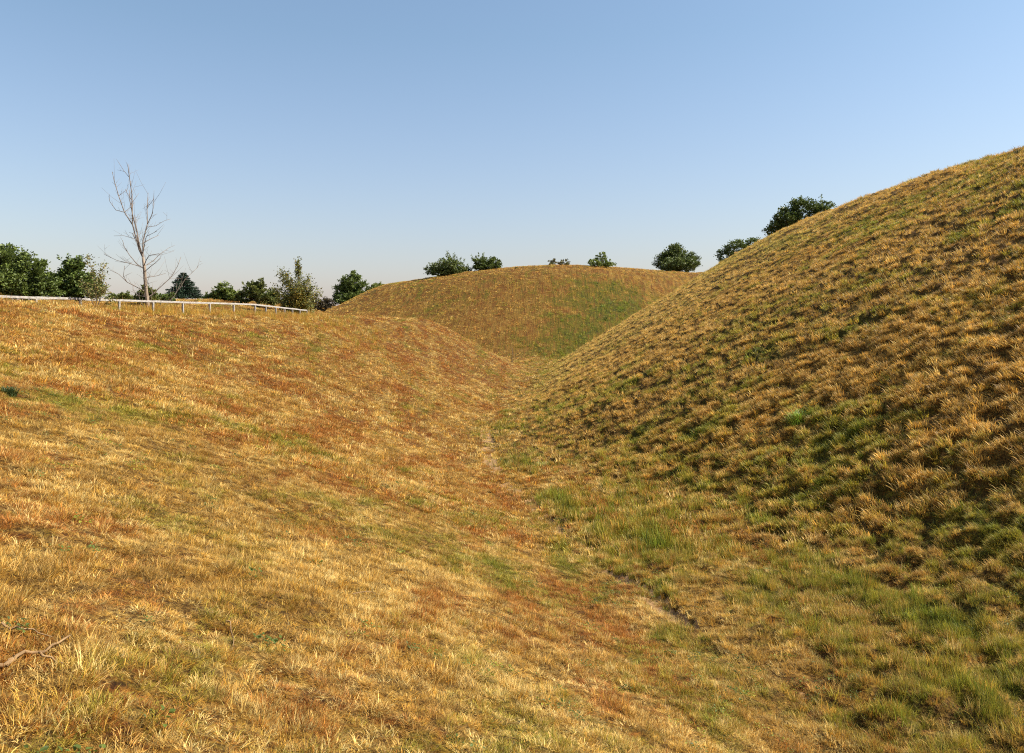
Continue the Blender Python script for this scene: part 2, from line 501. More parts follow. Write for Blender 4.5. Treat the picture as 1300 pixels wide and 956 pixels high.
def build_grass():
    gm = grass_material()
    r = np.random.default_rng(3)
    # near, mid and far meshes; wide blades far off
    def kinds(n0, rad, h, w, lean, droop, flop, db, tag_):
        res = []
        for lv, (nf, wf, rf) in enumerate([(1, 1, 1), (0.75, 1.7, 1.15), (0.42, 3.8, 1.5)]):
            for k in range(4):
                hh = h * (1.0, 1.25, 1.45)[lv]; fl = flop * (1.0, 0.6, 0.3)[lv]; le = lean * (1.0, 0.8, 0.65)[lv]
                res.append(blade_mesh('%s_tuft_%d' % (tag_, lv * 4 + k), int(n0 * nf), rad * rf, hh, w * wf, le, droop, fl, r, db))
        return res
    dry = kinds(56, 0.050, 0.047, 0.0026, 0.95, 0.6, 0.45, 0.0, 'dry')
    tall = kinds(54, 0.052, 0.080, 0.0027, 0.50, 0.7, 0.12, 0.0, 'lush')
    tus = kinds(62, 0.058, 0.064, 0.0027, 0.80, 0.9, 0.15, 0.40, 'tussock')
    P, lv = sample([(1.0, 9, 480), (9, 16, 320), (16, 30, 150), (30, 62, 46), (62, 110, 15), (110, 205, 6)])
    x, y = P[:, 0], P[:, 1]
    n = len(x)
    z = height(x, y)
    left, ditch, right, mound = zone(x, y)
    g = green_amount(x, y)
    pm = path_mask(x, y)
    keep = RNG.random(n) > pm * 0.62
    u = RNG.random(n); v = RNG.random(n)
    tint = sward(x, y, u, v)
    mesh_lv = np.array([0, 0, 1, 2, 2, 2])[lv]
    sc = np.array([0.95, 1.05, 1.3, 1.6, 2.3, 3.4])[lv] * RNG.uniform(0.65, 1.35, n)
    N = normal(x, y)
    up = np.array([0, 0, 1.0])
    w = RNG.random(n)
    is_t = (w < right * 0.85)
    is_l = ~is_t & ((RNG.random(n) < ditch * 0.75 * sstep(0.35, 0.7, g + 0.1)) | (RNG.random(n) < 0.5 * sstep(0.75, 0.95, g)))
    is_d = ~is_t & ~is_l
    bare = fbm(x / 0.45, y / 0.45, 151, 3)
    xx = x + 0.35 * (fbm(x / 0.9, y / 0.9, 3, 2) - 0.5); yy = y + 0.35 * (fbm(x / 0.9, y / 0.9, 9, 2) - 0.5)
    tf = np.clip(1 - (worley(xx / 0.50, yy / 0.42, 21) / 0.62) ** 2, 0, 1)
    sf = np.clip(1 - (worley(xx / 0.27, yy / 0.25, 33) / 0.65) ** 2, 0, 1)
    for name, label, m_, tufts, blend in (
            ('dry_grass', 'short straw yellow and rust dry grass covering the left bank and far mound', is_d, dry, 0.6),
            ('lush_grass', 'longer olive and green grass along the bottom of the ditch', is_l, tall, 0.25),
            ('tussock_grass', 'brown tussocky grass drooping down the steep right bank', is_t, tus, 0.55)):
        q = m_ & keep
        if name == 'dry_grass': q &= RNG.random(n) < 0.58 + 0.45 * sstep(0.36, 0.54, bare) + 0.25 * sf
        if name == 'tussock_grass': q &= RNG.random(n) < 0.20 + 1.2 * tf
        if name == 'lush_grass': q &= RNG.random(n) < 0.40 + 0.8 * np.maximum(tf, sstep(0.4, 0.55, bare))
        nn = N[q] * blend + up * (1 - blend); nn /= np.linalg.norm(nn, axis=-1, keepdims=True)
        yaw = RNG.uniform(0, 6.283, q.sum())
        if name == 'tussock_grass':
            yaw = np.arctan2(N[q][:, 1], N[q][:, 0]) + RNG.normal(0, 0.7, q.sum())
        s = sc[q]
        hs = s * RNG.uniform(0.75, 1.25, q.sum())
        if name == 'lush_grass': hs = hs * (0.85 + 0.75 * sstep(0.4, 0.9, g[q]))
        if name == 'tussock_grass': hs = hs * (0.55 + 0.85 * tf[q])
        if name == 'dry_grass': hs = hs * (0.60 + 0.75 * sf[q]) * (0.55 + 0.55 * sstep(0.30, 0.52, bare[q]))
        if name == 'lush_grass': hs = hs * (0.65 + 0.6 * tf[q])
        far = sstep(25, 90, np.hypot(x[q], y[q]))
        hs = hs * (1 - 0.35 * far)
        so = mesh_lv[q] * 4 + RNG.integers(0, 4, q.sum())
        # collection children come in name order
        order = sorted(range(12), key=lambda i: tufts[i].name); inv = np.argsort(order)
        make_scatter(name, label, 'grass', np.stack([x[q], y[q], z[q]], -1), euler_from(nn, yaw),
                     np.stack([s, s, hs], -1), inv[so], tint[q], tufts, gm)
    # long bleached stalks lying about and standing in the near sward
    st = [blade_mesh('stalk_%d' % k, 3, 0.05, 0.17, 0.0026, 0.9, 0.35, 0.60, r, 0.0) for k in range(4)]
    P, lv = sample([(1.0, 14, 16), (14, 34, 4.0)])
    x, y = P[:, 0], P[:, 1]; n = len(x); z = height(x, y)
    tint = np.where((RNG.random(n) > 0.35)[:, None], C['pale'] * 0.95, C['dun']) * RNG.uniform(0.7, 1.05, n)[:, None]
    s = RNG.uniform(0.5, 1.25, n) * np.where(lv == 1, 1.25, 1.0)
    make_scatter('dry_stalks', 'bleached grass stalks lying loose over the near turf', 'grass', np.stack([x, y, z], -1),
                 euler_from(normal(x, y), RNG.uniform(0, 6.283, n)), np.stack([s, s, s], -1), RNG.integers(0, 4, n), tint, st, gm)
    # tall seeding grass along the fence and at the dead tree
    tg = [blade_mesh('seed_grass_%d' % k, 26, 0.12, 0.55, 0.016, 0.25, 0.35, 0.05, r, 0.0) for k in range(4)]
    pts = []
    for (x0, y0), (x1, y1) in zip(FENCE[:-1], FENCE[1:]):
        for k in range(52):
            t = RNG.random(); pts.append((x0 + (x1 - x0) * t + RNG.normal(0.3, 0.7), y0 + (y1 - y0) * t + RNG.normal(-0.3, 0.6), 0.75))
    for k in range(90): pts.append((TREE[0] + RNG.normal(0.3, 1.1), TREE[1] + RNG.normal(0, 0.7), 1.15))
    for k in range(420): pts.append((RNG.uniform(-20, -10), RNG.uniform(52, 70), 0.75))
    P = np.array(pts); x, y = P[:, 0], P[:, 1]; n = len(x); z = height(x, y)
    vv = RNG.random(n)
    tint = np.where((vv > 0.55)[:, None], C['gold'], np.where((vv > 0.3)[:, None], C['olive'], C['rust'] * 0.7 + C['straw'] * 0.3))
    s = P[:, 2] * RNG.uniform(0.6, 1.2, n)
    nn = np.tile(up, (n, 1))
    make_scatter('tall_grass', 'tall uncut seeding grass along the white rail fence', 'grass', np.stack([x, y, z], -1),
                 euler_from(nn, RNG.uniform(0, 6.283, n)), np.stack([s, s, s], -1), RNG.integers(0, 4, n), tint, tg, gm)
    # low broadleaf weeds in scattered patches
    wd = [leaf_rosette('weed_%d' % k, 18, 0.060, 0.021, r) for k in range(4)]
    P, lv = sample([(1.0, 16, 26), (16, 42, 7)])
    x, y = P[:, 0], P[:, 1]
    left, ditch, right, mound = zone(x, y)
    pn = fbm(x / 0.55 + 71, y / 0.55, 171, 3)
    q = pn > 0.67 + 0.06 * right
    x, y, lv = x[q], y[q], lv[q]; n = len(x); z = height(x, y) + 0.02
    tint = np.where((RNG.random(n) > 0.4)[:, None], C['deep'] * 1.15, C['green']) * RNG.uniform(0.7, 1.2, n)[:, None]
    s = RNG.uniform(0.6, 1.3, n) * np.where(lv == 1, 1.4, 1.0)
    make_scatter('weeds', 'small dark green broadleaf weeds scattered through the dry turf', 'weeds', np.stack([x, y, z], -1),
                 euler_from(normal(x, y), RNG.uniform(0, 6.283, n)), np.stack([s, s, s], -1), RNG.integers(0, 4, n), tint, wd, gm)


# ------------------------------------------------------------------ trees
def tube(V, Fc, pts, radii, sides=6):
    k0 = len(V); n = len(pts)
    pts = [Vector(p) for p in pts]
    for i, p in enumerate(pts):
        d = (pts[min(i + 1, n - 1)] - pts[max(i - 1, 0)])
        d = d.normalized() if d.length > 1e-6 else Vector((0, 0, 1))
        a = d.cross(Vector((0.31, 0.92, 0.2))).normalized(); b = d.cross(a)
        for s in range(sides):
            t = 6.28318 * s / sides
            V.append(tuple(p + (a * math.cos(t) + b * math.sin(t)) * radii[i]))
    for i in range(n - 1):
        for s in range(sides):
            s2 = (s + 1) % sides
            Fc.append((k0 + i * sides + s, k0 + i * sides + s2, k0 + (i + 1) * sides + s2, k0 + (i + 1) * sides + s))
    Fc.append(tuple(k0 + (n - 1) * sides + s for s in range(sides)))


def bark(name, c, c2):
    m, nt, b = mat(name, 0.9)
    tc = nt.nodes.new('ShaderNodeTexCoord'); mp = nt.nodes.new('ShaderNodeMapping'); mp.inputs['Scale'].default_value = (9, 9, 1.6)
    nz = nt.nodes.new('ShaderNodeTexNoise'); nz.inputs['Scale'].default_value = 1.4; nz.inputs['Detail'].default_value = 6
    rp = nt.nodes.new('ShaderNodeValToRGB')
    rp.color_ramp.elements[0].position = 0.3; rp.color_ramp.elements[0].color = (*c, 1)
    rp.color_ramp.elements[1].position = 0.7; rp.color_ramp.elements[1].color = (*c2, 1)
    nt.links.new(tc.outputs['Object'], mp.inputs[0]); nt.links.new(mp.outputs[0], nz.inputs[0])
    nt.links.new(nz.outputs['Fac'], rp.inputs[0]); nt.links.new(rp.outputs[0], b.inputs['Base Color'])
    bp = nt.nodes.new('ShaderNodeBump'); bp.inputs['Distance'].default_value = 0.02
    nt.links.new(nz.outputs['Fac'], bp.inputs['Height']); nt.links.new(bp.outputs[0], b.inputs['Normal'])
    return m


def leaf_material():
    m = bpy.data.materials.new('foliage'); m.use_nodes = True
    nt = m.node_tree; nt.nodes.clear()
    out = nt.nodes.new('ShaderNodeOutputMaterial')
    at = nt.nodes.new('ShaderNodeAttribute'); at.attribute_name = 'tint'
    b = nt.nodes.new('ShaderNodeBsdfPrincipled'); b.inputs['Roughness'].default_value = 0.5; b.inputs['Specular IOR Level'].default_value = 0.3
    t = nt.nodes.new('ShaderNodeBsdfTranslucent')
    s = nt.nodes.new('ShaderNodeMixShader'); s.inputs[0].default_value = 0.25
    nt.links.new(at.outputs['Color'], b.inputs['Base Color']); nt.links.new(at.outputs['Color'], t.inputs['Color'])
    nt.links.new(b.outputs[0], s.inputs[1]); nt.links.new(t.outputs[0], s.inputs[2]); nt.links.new(s.outputs[0], out.inputs['Surface'])
    return m


def leaves(name, centers, size, cols, rng, parent, material, outward=None, aspect=0.55):
    """one folded leaf spray at each centre"""
    c = np.asarray(centers, float); n = len(c)
    d = rng.normal(size=(n, 3)); d[:, 2] = d[:, 2] * 0.6 + 0.1
    if outward is not None: d = d + outward * 0.8
    d /= np.linalg.norm(d, axis=1, keepdims=True)
    r = rng.normal(size=(n, 3)); s = np.cross(d, r); s /= np.linalg.norm(s, axis=1, keepdims=True)
    u = np.cross(s, d)
    L = size * rng.uniform(0.55, 1.45, n)[:, None]
    w = L * aspect
    V = np.stack([c, c + d * L * .5 + s * w * .5 + u * L * .1, c + d * L, c + d * L * .5 - s * w * .5 + u * L * .1], 1).reshape(-1, 3)
    Q = np.arange(n * 4).reshape(n, 4)
    o = mesh_from(name, V, Q, material, parent)
    point_color(o.data, 'tint', np.repeat(cols, 4, 0))
    return o


LEAF = None; BARK = None


def crown_points(blobs, n, rng, clump=0.22, noise_seed=0):
    """clumpy leaf positions in a set of ellipsoids: (cx,cy,cz, rx,ry,rz)"""
    B = np.array(blobs, float)
    vol = B[:, 3] * B[:, 4] + B[:, 4] * B[:, 5]
    k = rng.choice(len(B), size=max(8, n // 46), p=vol / vol.sum())
    dirs = rng.normal(size=(len(k), 3)); dirs /= np.linalg.norm(dirs, axis=1, keepdims=True)
    rr = rng.random(len(k)) ** 0.38
    cen = B[k, :3] + dirs * B[k, 3:] * rr[:, None]
    csz = clump * (0.5 + 0.9 * rng.random(len(k))) * B[:, 3:].mean()
    ci = rng.integers(0, len(k), n)
    off = rng.normal(size=(n, 3)) * csz[ci][:, None] * 0.55
    off[:, 2] *= 0.7
    p = cen[ci] + off
    out = p - B[k[ci], :3]; out /= np.linalg.norm(out, axis=1, keepdims=True) + 1e-6
    ct = rng.random(len(k))[ci]
    return p, out, ct


def broadleaf(name, label, base, blobs, n, leaf, colA, colB, rng, group=None, trunk_h=1.2, trunk_r=0.16, clump=0.22, sprout=0, cat='tree'):
    """tree or shrub standing at base; blobs relative to base"""
    root = empty(name, base)
    tag(root, label, cat, group)
    V = []; Fc = []
    B = sorted(blobs, key=lambda b: -b[2])
    topz = max(b[2] + 0.3 * b[5] for b in blobs)
    stem = [(0, 0, -0.3), (0.05, 0.03, trunk_h * 0.5), (-0.04, 0.05, trunk_h), (0.0, 0.0, topz * 0.7)]
    tube(V, Fc, stem, [trunk_r * 1.25, trunk_r, trunk_r * 0.85, trunk_r * 0.25], 8)
    for b in blobs:
        for q in range(3):
            a = Vector((0, 0, trunk_h * rng.uniform(0.55, 1.0)))
            e = Vector((b[0] + rng.normal(0, .35) * b[3], b[1] + rng.normal(0, .35) * b[4], b[2] + rng.uniform(-0.1, .5) * b[5]))
            mid = a.lerp(e, 0.5) + Vector((0, 0, 0.12 * (e - a).length))
            tube(V, Fc, [a, mid, e], [trunk_r * 0.5, trunk_r * 0.3, trunk_r * 0.06], 5)
    mesh_from('trunk', V, Fc, BARK, root, smooth=True)
    leaf = leaf * 1.12
    p, out, ct = crown_points(blobs, int(n * 1.9), rng, clump)
    if sprout:
        ex = []; eo = []
        for k in range(sprout):
            b = blobs[rng.integers(0, len(blobs))]
            a = rng.uniform(0, 6.283); el = rng.uniform(0.3, 1.3)
            d = np.array([math.cos(a) * math.cos(el), math.sin(a) * math.cos(el), math.sin(el)])
            o0 = np.array(b[:3]) + d * np.array(b[3:]) * 0.9
            ln = rng.uniform(0.25, 0.6) * min(b[3], b[5])
            t = rng.random(22)[:, None]
            dd = d + np.array([0, 0, 0.7])
            ex.append(o0 + dd * t * ln + rng.normal(0, 0.06 * ln + 0.02, (22, 3))); eo.append(np.tile(d, (22, 1)))
        ex = np.concatenate(ex); eo = np.concatenate(eo)
        p = np.concatenate([p, ex]); out = np.concatenate([out, eo]); ct = np.concatenate([ct, np.full(len(ex), 0.8)])
    keep = p[:, 2] > 0.05
    p, out, ct = p[keep], out[keep], ct[keep]
    cA = np.array(colA); cB = np.array(colB)
    t = np.clip(ct * 0.75 + rng.normal(0.1, 0.16, len(p)), 0, 1)[:, None]
    cols = (cA * (1 - t) + cB * t) * rng.uniform(0.75, 1.25, (len(p), 1))
    leaves('crown', p, leaf, cols, rng, root, LEAF, out)
    return root


def at(px, py, d):
    return Vector(((px - 650) / F * d, d, (HOR - py) / F * d))


def px_tree(name, label, d, cx, boxes, n, leaf, colA, colB, seed, base_z=None, **kw):
    """boxes: crown lobes as seen from the photographer's side: (px, py, half width, half height) -> metres"""
    rng = np.random.default_rng(seed)
    if d > 100: d *= SCALE; leaf *= 1.4
    bx = (cx - 650) / F * d
    bz = hpt(bx, d) if base_z is None else base_z
    m = d / F
    blobs = []
    for (px, py, hw, hh) in boxes:
        X = (px - 650) * m - bx; Z = (HOR - py) * m - bz
        r = hw * m
        blobs.append((X, rng.normal(0, 0.25 * r), Z, r * 0.86, r * 0.86, hh * m * 0.86))
    return broadleaf(name, label, (bx, d, bz), blobs, n, leaf, colA, colB, rng, **kw)


DK = (0.070, 0.098, 0.020); MD = (0.155, 0.195, 0.040); OL = (0.18, 0.185, 0.042); YG = (0.16, 0.16, 0.035); LT = (0.20, 0.24, 0.05)


def build_trees():
    global LEAF, BARK
    LEAF = leaf_material(); BARK = bark('bark', (0.07, 0.05, 0.035), (0.17, 0.13, 0.09))
    g1 = 'trees and shrubs beyond the fence'; g2 = 'shrubs on the far mound'; g3 = 'trees behind the right bank'
    px_tree('tree', 'large dense dark green tree at the left edge behind the fence', 62, 8,
            [(8, 335, 30, 27), (38, 345, 24, 22), (-25, 338, 34, 32), (18, 358, 36, 16), (55, 358, 13, 14), (62, 368, 14, 9), (-8, 322, 18, 14), (20, 370, 40, 9)], 15000, 0.19, DK, MD, 1, group=g1, trunk_h=1.1, trunk_r=0.22, clump=0.24, sprout=14)
    px_tree('tree', 'rounded dark green tree with a bushy top standing left of the dead tree', 64, 98,
            [(92, 343, 17, 16), (84, 357, 20, 17), (107, 360, 22, 17), (97, 333, 9, 7), (118, 365, 12, 12), (78, 369, 16, 9), (100, 372, 26, 7)], 10000, 0.17, DK, (0.15, 0.20, 0.040), 2, group=g1, trunk_h=1.0, trunk_r=0.14, sprout=12)
    px_tree('shrub', 'low dark shrub behind the fence right behind the dead tree', 60, 186,
            [(178, 376, 11, 8), (192, 374, 10, 9), (186, 382, 16, 7)], 2600, 0.15, DK, OL, 3, group=g1, trunk_h=0.4, trunk_r=0.05, sprout=8, cat='shrub')
    px_tree('shrub', 'bright green rounded bush behind the fence right of the conifer', 84, 284,
            [(283, 370, 13, 12), (296, 377, 12, 9), (275, 376, 9, 9), (266, 379, 8, 6), (302, 380, 9, 7)], 5600, 0.18, MD, LT, 4, group=g1, trunk_h=0.6, trunk_r=0.08, sprout=16, cat='shrub')
    px_tree('shrub', 'olive green bush with upright shoots behind the fence beside the yellowing tree', 82, 326,
            [(322, 369, 15, 11), (338, 376, 15, 10), (312, 378, 14, 9), (330, 364, 8, 8), (348, 380, 10, 9)], 5000, 0.17, DK, OL, 5, group=g1, trunk_h=0.6, trunk_r=0.08, sprout=26, cat='shrub')
    px_tree('shrub', 'low olive scrub between the leaning sapling and the bare tree, behind the fence', 66, 152,
            [(146, 379, 10, 5), (158, 378, 9, 6), (166, 380, 8, 5)], 2000, 0.15, DK, OL, 18, group=g1, trunk_h=0.3, trunk_r=0.05, sprout=8, cat='shrub')
    px_tree('shrub', 'low dark scrub between the bare tree and the conifer, behind the fence', 70, 208,
            [(203, 379, 8, 5), (213, 379, 8, 5)], 1500, 0.15, DK, MD, 19, group=g1, trunk_h=0.3, trunk_r=0.05, sprout=6, cat='shrub')
    px_tree('shrub', 'dull brownish shrub below the far mound between two green trees', 104, 406,
            [(404, 388, 13, 9), (416, 386, 10, 8), (395, 391, 10, 7)], 3000, 0.19, (0.05, 0.04, 0.02), (0.11, 0.085, 0.045), 6, group=g1, trunk_h=0.5, trunk_r=0.08, sprout=10, cat='shrub')
    px_tree('tree', 'full green tree half hidden by the left shoulder of the far mound', 124, 446,
            [(445, 361, 16, 14), (434, 373, 14, 14), (458, 370, 13, 13), (446, 382, 24, 14), (450, 352, 9, 6)], 9000, 0.26, DK, MD, 7, group=g1, trunk_h=1.6, trunk_r=0.2, sprout=16)
    px_tree('shrub', 'pale small shrub peeking over the mound beside the full green tree', 126, 480,
            [(479, 366, 8, 6), (487, 367, 7, 5)], 1100, 0.22, OL, LT, 8, group=g1, trunk_h=0.7, trunk_r=0.06, sprout=6, cat='shrub')
    px_tree('shrub', 'broad olive shrub, leftmost on the crest of the far mound', 116, 566,
            [(566, 337, 17, 12), (551, 344, 13, 10), (581, 340, 12, 13), (590, 346, 9, 8), (566, 347, 28, 8)], 7500, 0.21, MD, (0.13, 0.15, 0.045), 9, group=g2, trunk_h=0.5, trunk_r=0.09, sprout=26, cat='shrub')
    px_tree('shrub', 'compact dark green shrub beside the broad olive shrub on the mound', 117, 617,
            [(610, 335, 11, 10), (626, 336, 11, 10), (617, 341, 18, 7)], 5000, 0.2, DK, MD, 10, group=g2, trunk_h=0.5, trunk_r=0.08, sprout=10, cat='shrub')
    px_tree('shrub', 'tiny dark seedling bush alone on the mound skyline', 113, 658,
            [(657.5, 341, 3, 4)], 160, 0.16, DK, OL, 11, group=g2, trunk_h=0.3, trunk_r=0.03, cat='shrub')
    px_tree('shrub', 'sparse flat twiggy shrub at the summit of the mound', 116, 710,
            [(702, 335, 8, 4), (716, 335, 9, 4)], 520, 0.19, OL, (0.15, 0.12, 0.06), 12, group=g2, trunk_h=0.4, trunk_r=0.04, sprout=10, cat='shrub')
    px_tree('shrub', 'small pointed green shrub right of the mound summit', 117, 765,
            [(763, 331, 10, 9), (754, 336, 9, 7), (773, 337, 10, 6), (765, 324, 4, 4), (763, 340, 16, 6)], 3600, 0.19, MD, LT, 13, group=g2, trunk_h=0.5, trunk_r=0.06, sprout=8, cat='shrub')
    px_tree('tree', 'round domed dark oak standing alone on the skyline behind the saddle', 150, 858,
            [(857, 323, 18, 14), (844, 333, 15, 13), (872, 332, 16, 13), (858, 338, 28, 11), (858, 316, 10, 7)], 11000, 0.27, DK, (0.145, 0.170, 0.040), 14, group=g3, trunk_h=2.2, trunk_r=0.3)
    px_tree('tree', 'lower spreading tree showing just over the right bank left of its taller neighbour', 140, 944,
            [(935, 316, 18, 12), (955, 313, 15, 11), (920, 324, 11, 10), (970, 316, 13, 11), (945, 332, 28, 13)], 9000, 0.25, DK, MD, 15, group=g3, trunk_h=2.0, trunk_r=0.25)
    px_tree('tree', 'tall dark tree rising highest behind the sloping edge of the right bank', 115, 1018,
            [(1000, 276, 19, 15), (1025, 264, 22, 13), (1047, 264, 15, 11), (985, 292, 13, 11), (1015, 285, 34, 17), (1050, 285, 25, 20), (1012, 258, 10, 7)], 13000, 0.25, DK, (0.145, 0.185, 0.040), 16, group=g3, trunk_h=3.5, trunk_r=0.3, sprout=14)


def build_yellow_tree():
    """young spired tree with yellowing inner leaves"""
    rng = np.random.default_rng(31)
    d = 74.0; m = d / F
    bx = (377 - 650) * m; bz = hpt(bx, d)
    root = empty('tree', (bx, d, bz))
    tag(root, 'young yellow green tree with a thin spire at the end of the fence', 'tree', 'trees and shrubs beyond the fence')
    P = lambda px, py, dy=0.0: Vector(((px - 377) * m, dy, (HOR - py) * m - bz))
    V = []; Fc = []
    br = [[P(378, 400), P(379, 370), P(379, 350), P(378, 331)],
          [P(378, 388), P(368, 368, .3), P(360, 355, .4), P(354, 346, .5)],
          [P(378, 380), P(370, 362, -.4), P(364, 350, -.5)],
          [P(378, 378), P(385, 364, .3), P(391, 353, .5)],
          [P(378, 390), P(390, 376, -.3), P(398, 363, -.4)],
          [P(378, 392), P(395, 381, .4), P(405, 371, .5)],
          [P(378, 392), P(362, 378, -.6), P(352, 366, -.8)],
          [P(378, 386), P(383, 372, -1.0), P(384, 362, -1.3)],
          [P(378, 392), P(366, 386, -.9), P(356, 380, -1.2)],
          [P(378, 394), P(390, 389, -1.0), P(400, 383, -1.2)]]
    cen = []
    for b in br:
        tube(V, Fc, b, list(np.linspace(0.075 if b is br[0] else 0.035, 0.008, len(b))), 6)
        for i in range(len(b) - 1):
            L = (b[i + 1] - b[i]).length
            for k in range(int(L * 300)):
                t = rng.random()
                q = b[i].lerp(b[i + 1], t)
                sp = 0.19 if b is br[0] and i == 2 else 0.30
                cen.append((q.x + rng.normal(0, sp * .7), q.y + rng.normal(0, sp * .8), q.z + rng.normal(0, sp)))
    for k in range(4200):
        a = rng.uniform(0, 6.283); r = 1.8 * math.sqrt(rng.random())
        z = rng.uniform(0, 1) ** 0.8
        cen.append((r * math.cos(a) * (1.05 - 0.5 * z), r * math.sin(a) * (1.05 - 0.5 * z), 0.25 + z * 2.0 + rng.normal(0, .2)))
    cen = np.array(cen)
    mesh_from('trunk', V, Fc, BARK, root, smooth=True)
    n = len(cen)
    inner = np.exp(-((cen[:, 0] - 0.3) / 0.9) ** 2 - ((cen[:, 2] - 1.6) / 0.9) ** 2)
    t = (rng.random(n) < 0.15 + 0.55 * inner)[:, None]
    cols = np.where(t, np.array((0.30, 0.21, 0.03)), np.where(rng.random((n, 1)) < 0.5, np.array(OL), np.array(YG) * 0.8)) * rng.uniform(0.7, 1.25, (n, 1))
    leaves('crown', cen, 0.17, cols, rng, root, LEAF)


def build_conifer():
    rng = np.random.default_rng(41)
    d = 92.0; m = d / F
    bx = (233 - 650) * m; bz = hpt(bx, d)
    H = (HOR - 345) * m - bz
    root = empty('conifer', (bx, d, bz))
    tag(root, 'dark blue green conifer with tiered drooping branches behind the fence', 'tree', 'trees and shrubs beyond the fence')
    V = []; Fc = []; cen = []; out = []
    tube(V, Fc, [(0, 0, -0.3), (0, 0, H * 0.5), (0, 0, H * 0.98)], [0.16, 0.1, 0.015], 7)
    k = 0
    z = 0.15 * H
    while z < H * 0.98:
        f = 1 - z / H
        nb = 6 if f > 0.3 else 4
        for q in range(nb):
            a = q * 6.283 / nb + k * 0.9 + rng.normal(0, 0.2)
            L = (0.12 + 2.5 * f) * rng.uniform(0.7, 1.2)
            tip = Vector((math.cos(a) * L, math.sin(a) * L, z + 0.10 * L))
            md = Vector((math.cos(a) * L * .5, math.sin(a) * L * .5, z + 0.12 * L))
            tube(V, Fc, [(0, 0, z), md, tip], [0.04, 0.025, 0.006], 4)
            for i in range(int(115 * L) + 16):
                t = rng.random() ** 0.7
                w = 0.20 * L * (1 - abs(t - .55)) * rng.normal(0, 1)
                cen.append((math.cos(a) * L * t - math.sin(a) * w, math.sin(a) * L * t + math.cos(a) * w, z + 0.12 * L * t - abs(rng.normal(0, 0.08)) - 0.12 * L * t * t))
                out.append((math.cos(a), math.sin(a), -0.1))
        k += 1; z += H * 0.085 * (0.8 + 0.4 * rng.random())
    mesh_from('trunk', V, Fc, BARK, root, smooth=True)
    n = len(cen)
    cols = np.where(rng.random((n, 1)) < 0.5, np.array((0.018, 0.040, 0.020)), np.array((0.035, 0.062, 0.032))) * rng.uniform(0.7, 1.3, (n, 1))
    leaves('crown', cen, 0.19, cols, rng, root, LEAF, np.array(out), 0.45)


TREE = (-22.0, 48.2)


